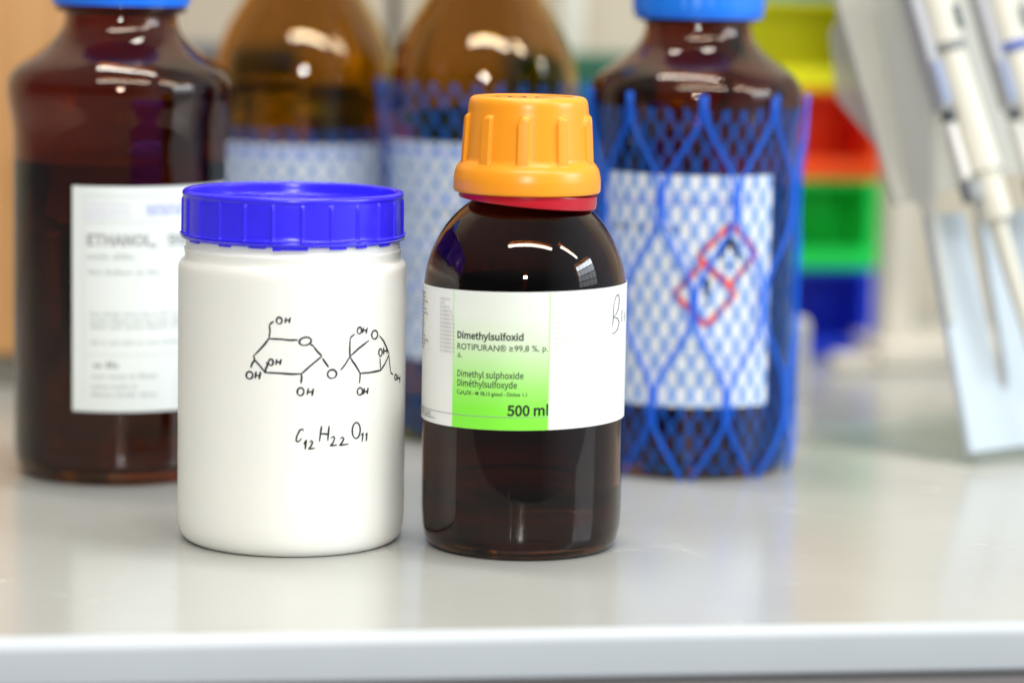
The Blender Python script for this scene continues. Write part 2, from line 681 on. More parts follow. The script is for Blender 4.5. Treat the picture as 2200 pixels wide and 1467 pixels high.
# ---- front: small bottle with orange cap
def front_bottle():
    A = axis_from_base(1117, 1206, 0.036)
    t = thing('reagent_bottle', 'small dark amber bottle with orange screw cap and green and white label', 'bottle', A)
    t.scale = (0.995, 0.995, 1)
    outer = [(34.0, 0.0), (36.4, 1.2), (37.9, 4.0), (38.8, 9.0), (39.15, 16.0), (39.2, 30), (39.2, 60), (39.2, 90), (39.2, 101)]
    for i in range(1, 13):
        z = 101 + 34.5 * i / 12
        outer.append((math.sqrt(max(41.6 ** 2 - (z - 99.5) ** 2, 0)) - 2.36 + 1.0 * 0, z))
    outer += [(20.3, 138.0), (19.6, 142), (19.5, 166)]
    prof = shell(outer, 2.3, 4.0, 3.0)
    m = MB()

    def seam(th, r, z):
        d = abs(((th - math.radians(-6.5) + PI) % (2 * PI)) - PI)
        return 0.16 * max(0.0, 1 - d / math.radians(0.7)) if r > 36.5 and z < 98 else 0.0
    lathe(m, prof, 720, seam)
    m.build('glass_body', AMBER_DARK, t)
    liquid(outer, 2.3, 4.0, 24.5, t)
    # red tamper ring, hanging lower on the right
    ring = MB()
    lathe(ring, spline([(20.8, 132.7), (26.0, 132.6), (26.0, 132.6), (26.6, 132.9), (26.8, 134.4), (26.7, 137.2), (26.0, 137.8),
                        (21.0, 137.8), (21.0, 137.8), (20.8, 132.7)], 3), 128)
    r = ring.build('seal_ring', RING_RED, t, angle=40)
    r.location = (0.0002, 0, 0.0 * mm)
    piv = Vector((0, 0, 134.5 * mm))
    r.matrix_local = Matrix.Translation(piv + Vector((0.0003, 0, 0.0004))) @ Matrix.Rotation(math.radians(4.6), 4, 'Y') @ Matrix.Translation(-piv)
    # cap
    cp = [(0, 137.5), (27.0, 137.2), (27.0, 137.2), (28.0, 137.4), (28.4, 138.4), (28.45, 141), (28.3, 143.2), (27.6, 146.2), (26.3, 148.2),
          (25.2, 149.3), (24.75, 150.4), (24.6, 152), (24.1, 158), (23.5, 166), (23.3, 168), (23.0, 171.0), (22.4, 172.8), (21.2, 173.7),
          (19.5, 173.9), (17.6, 173.9), (17.2, 173.5), (16.8, 173.4), (8, 173.4), (0, 173.4)]
    cp = spline(cp, 4)
    phase = math.radians(-3.5)

    def rib(th, r, z):
        if not 147.0 < z < 167.8 or r < 20:
            return 0.0
        d = ((th - phase + math.radians(18)) % math.radians(36)) - math.radians(18)
        x = d * 24.5                                   # mm along the skirt
        wl, wr = -2.2, 1.7
        if x < wl - 0.9 or x > wr + 0.35:
            return 0.0
        up = min(1.0, (x - (wl - 0.9)) / 0.9) if x < wl else (1.0 if x < wr else 1 - (x - wr) / 0.35)
        ztop = 167.3 - (1.8 * ((wl + 2.0 - x) / 2.0) ** 2 if x < wl + 2.0 else 0)
        fade = max(0.0, min(1.0, (ztop - z) / 0.6)) * max(0.0, min(1.0, (z - 147.0) / 1.5))
        target = 25.95 - (z - 150) * 0.06             # rib crest stands on a straight taper
        return max(0.0, target - r) * up * fade
    m = MB()
    # extra rows where ribs live
    rows = []
    for a, b in zip(cp[:-1], cp[1:]):
        n = max(1, int(abs(b[1] - a[1]) / 0.45))
        rows += [(a[0] + (b[0] - a[0]) * k / n, a[1] + (b[1] - a[1]) * k / n) for k in range(n)]
    rows.append(cp[-1])
    lathe(m, rows, 540, rib)
    cap = m.build('screw_cap', CAP_ORANGE, t)
    # pen marks on the cap top
    ink = MB()

    class Flat:
        r = 1.0

        def at(self, a, b, lift=0):
            return (a, b, 173.45 * mm + 0.00012 + lift)
    fl = Flat()

    def tp(u, v):
        p = ground(u, v, 173.4 * mm) - A
        return (p.x, p.y)
    for pts in ([(-13, 2), (-11.5, 6), (-8, 8), (-6, 5.5)], [(-6.5, -3), (-8, 1), (-6, 5), (-2.5, 5), (-1, 1), (-2, -3), (-4.5, -4.5), (-6.5, -3)],
                [(10.5, 3), (7, 4.5), (3, 2), (3, -3), (6, -5.5), (11, -4)], [(-14, -5), (-12, -2), (-10.5, -6)]):
        ribbon(ink, fl, [(a * mm, b * mm) for a, b in pts], 1.1 * mm, 0.0)
    ink.build('pen_marking', INK, cap)
    # label: paper band right round, printed panel, lettering
    S = Cyl(A, 39.35 * mm, 0.0009)       # the label was wound on a little askew
    z_top, z_bot = S.px(1126, 628)[1], S.px(1120, 925)[1]
    lab = MB()
    patch(lab, S, -PI + 0.02, PI - 0.02, z_bot, z_top, 0.0002, 0.00018)
    label = lab.build('label', PAPER, t, angle=40)
    tl, tr_ = S.px(974, 760)[0], S.px(1180, 760)[0]
    pm = bpy.data.materials.new('green_fade_print')
    pm.use_nodes = True
    nt = pm.node_tree
    tc = nt.nodes.new('ShaderNodeTexCoord')
    sp = nt.nodes.new('ShaderNodeSeparateXYZ')
    mr = nt.nodes.new('ShaderNodeMapRange')
    mr.inputs['From Min'].default_value, mr.inputs['From Max'].default_value = z_bot, z_top
    cr = nt.nodes.new('ShaderNodeValToRGB')
    els = cr.color_ramp.elements
    els[0].position, els[0].color = 0.0, (0.22, 0.86, 0.045, 1)
    els[1].position, els[1].color = 1.0, (0.80, 0.84, 0.80, 1)
    for p, c in ((0.14, (0.23, 0.86, 0.05)), (0.30, (0.34, 0.84, 0.16)), (0.48, (0.53, 0.85, 0.38)), (0.64, (0.70, 0.85, 0.62)), (0.82, (0.79, 0.85, 0.77))):
        e = els.new(p)
        e.color = (*c, 1)
    nt.links.new(tc.outputs['Object'], sp.inputs[0])
    nt.links.new(sp.outputs['Z'], mr.inputs['Value'])
    nt.links.new(mr.outputs['Result'], cr.inputs['Fac'])
    nt.links.new(cr.outputs['Color'], nt.nodes['Principled BSDF'].inputs['Base Color'])
    nt.nodes['Principled BSDF'].inputs['Roughness'].default_value = 0.5
    pb = MB()
    patch(pb, S, tl, tr_, z_bot + 0.00005, z_top - 0.00005, 0.00026)
    pb.build('printed_panel', pm, label)
    ln = MB()
    lw = 0.18 * mm / S.r
    for th in (tl, tr_):
        patch(ln, S, th - lw, th + lw, z_bot + 0.0002, z_top - 0.0002, 0.00031, 0, 0)
    zl = S.px(1117, 897)[1]
    patch(ln, S, -1.5, tr_, zl - 0.00012, zl + 0.00012, 0.00034, 0, 1)
    ln.build('printed_rules', [INK_GREEN, INK_GREY], label)
    tx = MB()
    pxmm = 5.47

    def put(body, u0, v0, u1, cap_px, bold=0.0, mi=0, clip=None):
        th, z = S.px(u0, v0)
        th1, _ = S.px(u1, v0)
        text(tx, S, body, th, z, cap_px / pxmm * mm, (th1 - th) * S.r, 0.00033, bold, mi, clip)
    put('Dimethylsulfoxid', 983, 725.5, 1125, 13.6, 0.011)
    put('ROTIPURAN\u00ae \u226599,8 %, p.', 983, 749, 1177, 12.2, 0.004)
    put('a.', 983, 766.5, 993, 11.5)
    put('Dimethyl sulphoxide', 983, 807.5, 1125, 13, 0.004)
    put('Dim\u00e9thylsulfoxyde', 983, 827.5, 1111, 13, 0.004)
    put('C\u2082H\u2086OS - M 78,13 g/mol - Dichte 1,1', 982, 844.5, 1132, 7.2, 0.012)
    put('500 ml', 1089, 892.5, 1179.5, 20.5, 0.012, 0, tr_)
    vals = ['\u226599,8 %', '\u226410', '\u22640,05 %', '\u22640,0001 %'] + ['\u22640,00001 %'] * 2 + ['\u22640,000001 %'] * 8
    for i, s in enumerate(vals):
        put(s, 945.5, 643 + 8.55 * i, 945.5 + 2.7 * len(s) + 2, 5.2, 0.0, 1)
    for i in range(15):
        th0, z = S.px(908, 624 + 8.4 * i)
        th1, _ = S.px(921, 624 + 8.4 * i)
        greek(tx, S, th0 - 0.2, th1, z - 0.0004, 0.001, 0.00033, 1, random.uniform(.7, 1))
    for i in range(3):
        th0, z = S.px(908, 874 + 6.0 * i)
        th1, _ = S.px(940, 874 + 6.0 * i)
        greek(tx, S, th0 - 0.2, th1, z - 0.0004, 0.0008, 0.00033, 1, random.uniform(.8, 1))
    for i in range(9):
        th0, z = S.px(1190, 655 + 11 * i)
        th1, _ = S.px(1290, 655 + 11 * i)
        greek(tx, S, th0, th1, z - 0.0012, 0.0011, 0.00033, 2, random.uniform(.5, .9))
    tx.build('lettering', [INK, INK_GREY, mat('faint_print', (0.755, 0.765, 0.75), 0.5)], label)
    hw = MB()

    def c4(pts):
        return [S.px(880 + x / 4.192, 590 + y / 4.192) for x, y in pts]
    for pts in ([(1843, 245), (1834, 320), (1834, 390), (1826, 470)], [(1840, 262), (1858, 195), (1880, 178), (1888, 225), (1880, 300), (1862, 350), (1836, 384)],
                [(1836, 384), (1872, 392), (1886, 425), (1872, 490), (1845, 525), (1820, 532)], [(1913, 312), (1908, 425)], [(1921, 178), (1922, 192)],
                [(1938, 330), (1930, 420)]):
        ribbon(hw, S, c4(pts), 0.5 * mm, 0.00033)
    hw.build('pencil_writing', PENCIL, label)
    return t


front_bottle()


# ---- front: white jar with blue lid and hand-drawn sugar formula
def jar():
    A = axis_from_base(624, 1197, 0.040)
    t = thing('plastic_jar', 'white plastic jar with ribbed blue lid and a hand-drawn sugar formula', 'jar', A)
    t.scale = (0.993, 0.993, 1)
    m = MB()
    pr = [(0, 1.6), (36, 1.6), (37.5, 0.2), (39.5, 0.0), (41.2, 0.7), (42.8, 2.4), (43.8, 5.2), (44.3, 9.0), (44.45, 14), (44.45, 30), (44.45, 50), (44.45, 70), (44.45, 88),
          (44.45, 98), (44.45, 103), (44.4, 105.6), (44.1, 107.6), (43.3, 108.9), (42.4, 109.6), (42.0, 110.3), (41.9, 111.5), (42.15, 113.2), (42.1, 113.8), (41.6, 114.4), (41.5, 118), (40.8, 118.5), (0, 118.5)]
    lathe(m, spline(pr, 4), 192)
    m.build('jar_body', HDPE, t)
    lid = MB()
    pl = [(0, 119), (40.6, 119), (41.0, 117.0), (41.0, 117.0), (42.9, 116.3), (43.35, 116.6), (43.45, 117.6), (43.3, 118.4), (43.0, 118.8), (42.75, 119.6), (42.7, 126), (42.65, 133.2), (42.6, 134.8),
          (42.9, 135.3), (42.95, 136.3), (42.5, 137.3), (41.5, 137.7), (40.2, 137.3), (39.8, 136.4), (39.5, 133.0), (38.8, 131.9), (37.5, 131.6), (20, 131.5), (0, 131.5)]
    pl = spline(pl, 3)
    ph = math.radians(9.0)

    def rib(th, r, z):
        if r < 41:
            return 0.0
        d = ((th - ph + math.radians(7.5)) % math.radians(15)) - math.radians(7.5)
        x = abs(d * 42.8)
        g = 0.0
        if 118 < z < 134.8:
            g = 0.62 * max(0.0, min(1.0, (0.85 - x) / 0.45)) * min(1, (134.8 - z) / 1.0)
        if z <= 119.4:                                  # broken moulding flash under the rim
            k = math.sin(th * 3.0 + 1) + 0.6 * math.sin(th * 7 + 2)
            g += 0.12 * k
        return g
    rows = []
    for a, b in zip(pl[:-1], pl[1:]):
        n = max(1, int(abs(b[1] - a[1]) / 1.2))
        rows += [(a[0] + (b[0] - a[0]) * k / n, a[1] + (b[1] - a[1]) * k / n) for k in range(n)]
    rows.append(pl[-1])
    lathe(lid, rows, 960, rib)
    # stubs of the torn safety strip under the lid
    for c, w_, h_ in ((-33, 7, 1.1), (-14, 9, 1.0), (3.5, 17, 1.5), (-4, 4, 1.8), (28, 9, 1.3), (42, 6, 1.2), (60, 8, 1.2), (-58, 9, 1.2), (100, 12, 1.2), (150, 12, 1.2), (-110, 12, 1.2)):
        S_ = Cyl((0, 0), 42.9 * mm)
        patch(lid, S_, math.radians(c - w_ / 2), math.radians(c + w_ / 2), (116.6 - h_) * mm, 117.2 * mm, 0.0, 0.0011)
    lo = lid.build('lid', LID_BLUE, t, angle=60)
    pr_ = MB()
    for rr in (35.0, 33.0, 31.0, 26.0):                # faint moulded print round the recessed top
        a_ = math.radians(-70)
        while a_ < math.radians(70):
            w_ = math.radians(random.uniform(1.0, 2.6))
            for _ in range(1):
                q_ = [(r_ * mm * math.sin(x_), -r_ * mm * math.cos(x_), 131.56 * mm) for r_, x_ in
                      ((rr, a_), (rr, a_ + w_), (rr - 1.3, a_ + w_), (rr - 1.3, a_))]
                pr_.add(q_[::-1], [(0, 1, 2, 3)])
            a_ += w_ + math.radians(random.choice((0.7, 0.7, 0.7, 3.0)))
    pr_.build('lid_print', INK, lo)
    lo.scale.z = 0.86
    lo.location.z = (117.7 - 116.3 * 0.86) * mm
    S = Cyl(A, 44.45 * mm)
    ink = MB()

    def q(pts):
        return [S.px(370 + x / 2.821, 370 + y / 2.821) for x, y in pts]

    def stroke(pts, wd=0.74):
        ribbon(ink, S, q(pts), wd * mm, 0.00009)

    def OH(o, h1, h2, bar, tilt=0.0):
        stroke(oval(*o, tilt), 0.72)
        stroke(h1, 0.78)
        stroke(h2, 0.78)
        stroke(bar, 0.68)
    stroke([(587, 1006), (560, 1042), (530, 1075), (495, 1110)])
    stroke([(585, 1010), (592, 965), (588, 925)])
    stroke([(588, 928), (598, 915), (615, 904)])
    OH((648, 900, 17, 20), [(690, 880), (684, 915)], [(715, 880), (708, 915)], [(684, 898), (712, 896)])
    stroke([(587, 1009), (660, 1012), (710, 1018), (762, 1017)])
    stroke(oval(807, 1025, 37, 24, -0.2))
    stroke([(838, 1046), (846, 1046), (858, 1056)])
    stroke([(858, 1056), (880, 1086), (908, 1113)])
    stroke([(492, 1108), (498, 1138), (530, 1172), (562, 1213)])
    stroke([(498, 1138), (483, 1160), (475, 1185)])
    OH((467, 1230, 20, 22), [(507, 1208), (501, 1250)], [(534, 1209), (526, 1255)], [(503, 1231), (530, 1233)])
    stroke([(563, 1216), (566, 1192), (577, 1168), (570, 1150)])
    OH((597, 1152, 14, 19), [(633, 1132), (628, 1167)], [(660, 1132), (652, 1168)], [(630, 1151), (656, 1150)])
    stroke([(555, 1213), (650, 1218), (730, 1224), (788, 1221)])
    stroke([(780, 1222), (786, 1240), (780, 1280)])
    OH((778, 1330, 20, 24), [(826, 1308), (818, 1350)], [(856, 1311), (848, 1356)], [(820, 1333), (852, 1330)], 0.2)
    stroke([(784, 1222), (830, 1180), (908, 1115)])
    stroke([(912, 1128), (930, 1155), (950, 1182)])
    stroke(oval(970, 1223, 28, 26, -0.5))
    stroke([(1022, 1200), (1050, 1166), (1078, 1118)])
    stroke([(1079, 1120), (1078, 1060), (1081, 1010)])
    stroke([(1080, 1012), (1086, 1000), (1108, 980)])
    OH((1137, 960, 13, 20), [(1162, 940), (1156, 976)], [(1185, 940), (1177, 979)], [(1158, 959), (1181, 958)], 0.15)
    stroke([(1078, 1118), (1130, 1070), (1195, 1019)])
    stroke(oval(1230, 985, 18, 26, 0.1))
    stroke([(1258, 990), (1284, 1022), (1318, 1100)])
    stroke([(1079, 1118), (1095, 1145), (1112, 1168), (1144, 1222)])
    stroke([(1142, 1218), (1140, 1250), (1137, 1280)])
    OH((1140, 1328, 16, 22), [(1167, 1308), (1161, 1347)], [(1190, 1305), (1184, 1345)], [(1163, 1330), (1187, 1328)], 0.15)
    stroke([(1135, 1219), (1200, 1214), (1268, 1200)])
    stroke([(1266, 1202), (1294, 1158), (1318, 1102)])
    stroke([(1266, 1200), (1264, 1160), (1262, 1125)], 0.6)
    OH((1265, 1093, 10, 22), [(1284, 1062), (1285, 1105)], [(1302, 1057), (1305, 1100)], [(1284, 1085), (1305, 1080)])
    stroke([(1316, 1106), (1322, 1165), (1328, 1215)], 0.6)
    stroke([(1328, 1214), (1341, 1226)])
    OH((1357, 1242, 6, 17), [(1371, 1225), (1367, 1262)], [(1384, 1228), (1383, 1275)], [(1370, 1246), (1384, 1250)])
    ink.build('structure_drawing', INK, t)
    ink = MB()

    def q2(pts):
        return [S.px(370 + x / 3.86, 850 + y / 3.86) for x, y in pts]
    for pts in ([(1090, 292), (1082, 276), (1058, 286), (1034, 335), (1027, 372), (1040, 383), (1058, 372), (1073, 352)],
                [(1092, 404), (1112, 368), (1103, 446)], [(1140, 387), (1156, 371), (1166, 386), (1152, 418), (1130, 443), (1186, 434)],
                [(1240, 250), (1222, 382)], [(1303, 250), (1291, 376)], [(1228, 317), (1262, 315), (1300, 320)],
                [(1318, 352), (1340, 336), (1349, 354), (1335, 390), (1311, 415), (1369, 408)],
                [(1396, 357), (1415, 342), (1425, 358), (1410, 390), (1388, 412), (1466, 399)],
                oval(1529, 288, 33, 66, 0.05), [(1568, 328), (1588, 308), (1577, 382)], [(1604, 328), (1620, 308), (1612, 376)]):
        ribbon(ink, S, q2(pts), 0.72 * mm, 0.00009)
    ink.build('formula_writing', INK, t)


jar()


# ---- nets
def net(mb, z0, z1, nodes, row, wd, radius, phase=0.0, ragged=0.0, thick=0.6, flat=0.42, twist=0.0):
    """Extruded diamond net: 2*nodes strands that lean to and fro and run side by side at the nodes. mm."""
    n = 2 * nodes
    pitch = 2 * PI / n
    per = 2 * row
    for i in range(n):
        sgn = 1 if i % 2 == 0 else -1
        za = z0 + random.uniform(-ragged, ragged)
        zb = z1 + random.uniform(-ragged, ragged)
        steps = max(8, int((zb - za) / row * 7))
        vs, fs = [], []
        for k in range(steps + 1):
            z = za + (zb - za) * k / steps
            s = math.sin(2 * PI * z / per + phase)
            c = max(-1, min(1, s / flat * 0.62))
            r = radius(z, pitch * i) 
            off = (pitch / 2 - wd * 0.42 / r) * c * sgn
            th = pitch * i + off + twist * (z - z1) / (z1 - z0)
            hw = wd / 2 / r
            for (dt, dr) in ((-hw, 0), (-hw * .5, thick / 2), (hw * .5, thick / 2), (hw, 0), (hw * .5, -thick / 2), (-hw * .5, -thick / 2)):
                rr = (r + dr) * mm
                vs.append((rr * math.sin(th + dt), -rr * math.cos(th + dt), z * mm))
        for k in range(steps):
            for j in range(6):
                a, b = 6 * k + j, 6 * k + (j + 1) % 6
                fs.append((a, b, b + 6, a + 6))
        fs.append(tuple(range(5, -1, -1)))
        fs.append(tuple(6 * steps + j for j in range(6)))
        mb.add(vs, fs)


# ---- litre bottles with a rounded bulging shoulder (left, and right under two nets)
LITRE = [(39.0, 0.0), (42.0, 1.4), (43.9, 5.0), (44.9, 11.0), (45.1, 20), (45.1, 60), (45.1, 100), (45.0, 138), (45.2, 150), (46.3, 157), (47.3, 162.5), (47.6, 167), (47.0, 171.2),
         (44.6, 175.4), (40.6, 178.8), (35.0, 182.6), (30.0, 186.4), (26.3, 190.4), (24.2, 194.5), (23.5, 199.0), (24.6, 200.0), (26.9, 200.6), (27.0, 203.0), (22.5, 204), (22.0, 216)]


def litre(A, name, label, cap_z, level):
    t = thing(name, label, 'bottle', A)
    m = MB()
    lathe(m, spline(shell(LITRE, 2.6, 5.0, 3.0), 3), 128)
    m.build('glass_body', AMBER_RED, t)
    liquid(LITRE, 2.6, 5.0, level, t, material=LIQUID_SHADE)
    c = MB()
    cpf = [(0, cap_z), (26.8, cap_z), (28.0, cap_z + 0.4), (28.9, cap_z + 2.0), (29.1, cap_z + 5), (28.8, cap_z + 12), (28.4, cap_z + 19), (27.5, cap_z + 21.5), (25, cap_z + 22.4), (0, cap_z + 22.4)]

    def kn(th, r, z):
        return 0.35 * max(0, math.cos(th * 40)) ** 2 if r > 27.9 and z > cap_z + 4 else 0
    lathe(c, spline(cpf, 3), 320, kn)
    c.build('screw_cap', CAP_BLUE, t)
    return t


def ethanol():
    A = axis_from_base(263, 1044, 0.042)
    t = litre(A, 'reagent_bottle', 'tall brown bottle without a net, its white label headed ETHANOL', 203.2, 136)
    t.scale = (1.028, 1.028, 1)
    t.location.x -= 0.0008
    S = Cyl(A, 45.25 * mm)
    zt, zb = S.px(210, 400)[1], S.px(240, 884)[1]
    th0 = S.px(163, 640)[0]
    th1 = math.radians(80)
    lab = MB()
    patch(lab, S, th0, th1, zb, zt, 0.0002, 0.00018)
    label = lab.build('label', PAPER_COOL, t, angle=40)
    tx = MB()

    def c(u, v):
        return S.px(u / 2.127, 370 + v / 2.127)

    def put(body, u0, v0, u1, cap, bold, mi):
        a, z = c(u0, v0)
        b, _ = c(u1, v0)
        text(tx, S, body, a, z, cap / 2.127 / 4.75 * mm, (b - a) * S.r, 0.0003, bold, mi)
    put('ETHANOL,', 412, 332, 716, 46, 0.015, 0)
    put('99 %', 766, 332, 930, 46, 0.015, 0)

    def g(u0, u1, v, h, mi, fill=1.0):
        a, z = c(u0, v)
        b, _ = c(u1, v)
        greek(tx, S, a, b, z, h / 2.127 / 4.75 * mm, 0.0003, mi, fill)
    g(412, 640, 395, 24, 2)
    g(418, 745, 465, 22, 2)
    for v in (655, 685, 712, 784):
        g(425, 960, v, 18, 2)
    g(440, 565, 892, 28, 1)
    g(430, 735, 938, 20, 2)
    g(430, 635, 985, 20, 2)
    g(430, 720, 1022, 20, 2)
    for v in (160, 178, 195):
        g(676, 900, v, 14, 3)
    for v in (150, 180, 205):
        g(405, 610, v, 12, 4)
    for v in (832, 228):
        a, z = c(405, v)
        patch(tx, S, a, math.radians(70), z, z + 0.0003, 0.0003, 0, 2)
    a, z0 = c(396, 1030)
    _, z1 = c(396, 105)
    patch(tx, S, a, a + 0.005, z0, z1, 0.0003, 0, 2)
    patch(tx, S, a, math.radians(72), z1 - 0.0003, z1, 0.0003, 0, 2)
    tx.build('lettering', [INK_GREY, INK_GREY, INK_PALE, INK_BLUE, mat('pale_violet_print', (0.62, 0.62, 0.78), 0.6)], label)


ethanol()


def netted():
    A = axis_from_base(1474, 1031, 0.043)
    t = litre(A, 'reagent_bottle', 'brown bottle with hazard diamonds on its label inside fine and coarse blue netting', 201.6, 128)
    S = Cyl(A, 45.25 * mm)
    zt, zb = S.px(1480, 377)[1], S.px(1474, 875)[1]
    t0, t1 = S.px(1300, 620)[0], S.px(1652, 620)[0]
    lab = MB()
    patch(lab, S, t0, t1, zb, zt, 0.0002, 0.00018)
    label = lab.build('label', PAPER, t, angle=40)
    tx = MB()

    def line(u0, u1, v, h, mi, fill=1.0):
        a, z = S.px(u0, v)
        b, _ = S.px(u1, v)
        greek(tx, S, a, b, z, h / 4.72 * mm, 0.0003, mi, fill)
    line(1325, 1600, 434, 9, 2)
    line(1325, 1630, 422, 7, 2)
    line(1315, 1480, 488, 15, 0)
    line(1430, 1520, 575, 7, 1)
    for v in (745, 768, 800, 815, 830):
        line(1440, 1560, v, 8, 1)
    for v in (600, 640, 690):
        line(1312, 1400, v, 7, 1)
    for quad in (((1571, 481), (1624, 543), (1568, 612), (1498, 551)), ((1510, 566), (1580, 630), (1516, 700), (1449, 631))):
        P = [S.px(*p) for p in quad]
        for a, b in zip(P, P[1:] + P[:1]):
            ribbon(tx, S, [a, b], 2.6 * mm, 0.0004, 3, 1.0)
    # exclamation mark
    for pts, wd in (([(1519, 598), (1518, 638)], 2.6), ([(1518, 648), (1518, 655)], 2.4)):
        ribbon(tx, S, [S.px(*p) for p in pts], wd * mm, 0.0004, 4, 0.8)
    # flame
    for pts, wd in (([(1548, 558), (1546, 540), (1553, 525)], 1.8), ([(1584, 558), (1586, 540), (1578, 524)], 1.8), ([(1553, 528), (1566, 512), (1578, 527)], 1.6),
                    ([(1556, 545), (1560, 528), (1566, 518)], 1.6), ([(1576, 545), (1572, 530), (1566, 518)], 1.5), ([(1566, 530), (1565, 520), (1570, 510)], 1.4),
                    ([(1548, 570), (1584, 570)], 0.9)):
        ribbon(tx, S, [S.px(*p) for p in pts], wd * mm, 0.0004, 4, 0.7)
    tx.build('lettering', [INK_GREY, INK_PALE, INK_BLUE, INK_RED, INK], label)
    m = MB()

    def rf(z, th):
        if z < 12:
            return 43.2 + 2.9 * (z / 12)
        return 46.4 + max(0, (z - 150) / 12) ** 1.5 * 1.2
    net(m, 2.5, 163, 36, 7.2, 2.2, rf, 0.6, 0.8, 0.7)
    m.build('fine_net', NET_FINE, t)
    m = MB()

    def rc(z, th):
        b = 47.6 + 0.6 * math.sin(2 * th + 1)
        if z < 14:
            b -= (14 - z) * 0.16
        side = max(0.0, math.sin(th)) ** 2
        return b + side * (1.6 + 0.5 * math.sin(z / 17)) + max(0, (z - 140) / 30) * 1.5
    # strand crossings stand at theta = 0 on the top row
    random.seed(3)
    net(m, 0.5, 169, 9, 44.5, 2.1, rc, 2.35, 1.2, 1.9, 0.52, math.radians(4.5))
    o = m.build('coarse_net', NET_COARSE, t)
    o.rotation_euler = (0, 0, math.radians(-9.5))
    return t


netted()

# ---- two round-shouldered bottles in nets at the back
ROUND = [(39.0, 0.0), (42.0, 1.4), (43.7, 5.0), (44.5, 11.0), (44.8, 20), (44.8, 60), (44.8, 110), (44.8, 148), (44.5, 165), (43.4, 176), (41.0, 184), (36.0, 195), (29.0, 206.5), (22.5, 217), (17.5, 228), (15.0, 240),
         (14.5, 262), (14.5, 275)]


def round_bottle(A, label, net_top, flare, lab_px, level):
    t = thing('reagent_bottle', label, 'bottle', A)
    m = MB()
    lathe(m, spline(shell(ROUND, 2.6, 5.0, 3.0), 3), 128)
    m.build('glass_body', AMBER_GOLD, t)
    liquid(ROUND, 2.6, 5.0, level, t)
    c = MB()
    lathe(c, spline([(0, 258), (18, 258), (19.5, 259.5), (19.5, 280), (18, 282), (0, 282)], 3), 64)
    c.build('screw_cap', CAP_BLUE, t)
    S = Cyl(A, 44.95 * mm)
    u0, u1, v0, v1 = lab_px
    zt, zb = S.px((u0 + u1) / 2, v0)[1], S.px((u0 + u1) / 2, v1)[1]
    t0, t1 = S.px(u0, 420)[0], S.px(u1, 420)[0]
    lab = MB()
    patch(lab, S, t0, t1, zb, zt, 0.0002, 0.00018)
    l = lab.build('label', PAPER, t, angle=40)
    tx = MB()
    for k in range(12):
        z = zt - 0.006 - 0.007 * k
        greek(tx, S, t0 + 0.08, t1 - 0.1, z, 0.0022 if k % 4 else 0.0042, 0.0003, 1 if k % 3 else 0, random.uniform(.4, .95))
    tx.build('lettering', [INK_BLUE, INK_PALE], l)
    m = MB()

    def rf(z, th):
        b = 46.0 if z > 12 else 43.0 + 3.0 * max(0, z) / 12
        return b + flare * max(0.0, (z - net_top + 70) / 70) ** 1.6
    net(m, 5, net_top, 30, 7.4, 2.3, rf, random.random() * 6, 0.8, 0.8)
    m.build('fine_net', NET_FINE, t)
    return t


P = on_depth(650, 700, 1.42)
round_bottle((P.x, 1.42, 0), 'golden brown bottle in low blue netting, behind the jar between two dark bottles', 144, 0.3, (482, 820, 312, 790), 165)
P = on_depth(1032, 700, 1.375)
round_bottle((P.x, 1.375, 0), 'golden brown bottle in tall loose blue netting, right behind the orange cap', 169, 5.0, (838, 1230, 310, 780), 160)

# ------------------------------------------------------------------ stack of coloured bins
BINS = [('dark blue', (0.008, 0.045, 0.72)), ('green', (0.01, 0.75, 0.11)), ('red', (0.95, 0.085, 0.006)), ('yellow', (0.84, 0.84, 0.004)), ('teal', (0.02, 0.35, 0.42))]
LAB = {'dark blue': 'dark blue open-front bin at the bottom of the coloured stack', 'green': 'green open-front bin between the red and the dark blue one',
       'red': 'red open-front bin between the yellow and the green one', 'yellow': 'yellow open-front bin above the red one in the stack',
       'teal': 'teal open-front bin on top of the yellow one, cut off by the picture edge'}
corner = on_depth(1888, 500, 1.668)
for i, (nm, colr) in enumerate(BINS):
    W, Hh, D, th = 0.100, 0.0518, 0.062, 0.003
    o = MB()
    z0 = 0.0008
    box(o, -W, 0, D - th, D, z0, Hh, 0.0008)
    box(o, -W, -W + th, 0, D - th + 0.0002, z0 + 0.0002, Hh - 0.0002, 0.0008)
    box(o, -th * 2.2, 0, 0.0004, D - th + 0.0002, z0 + 0.0002, Hh - 0.0002, 0.0008)
    box(o, -W + th - 0.0002, -th * 2.2 + 0.0002, 0.0006, D - th + 0.0002, z0 + 0.0004, z0 + th, 0.0006)
    box(o, -W + th - 0.0002, -th * 2.2 + 0.0002, 0.0002, th, z0 + th - 0.0005, 0.012, 0.0008)
    box(o, -W + th - 0.0002, -th * 2.2 + 0.0002, 0.0008, D - th, Hh - th, Hh - 0.0004, 0.0006)
    b = o.build('storage_bin', mat(nm.replace(' ', '_') + '_bin_plastic', colr, 0.32), None, smooth=False)
    b.location = (corner.x + 0.0012 * ((i * 7) % 3 - 1), corner.y, Hh * i)
    b.rotation_euler = (0, 0, YAW)
    b['label'], b['category'], b['group'] = LAB[nm], 'bin', 'stack of coloured bins'

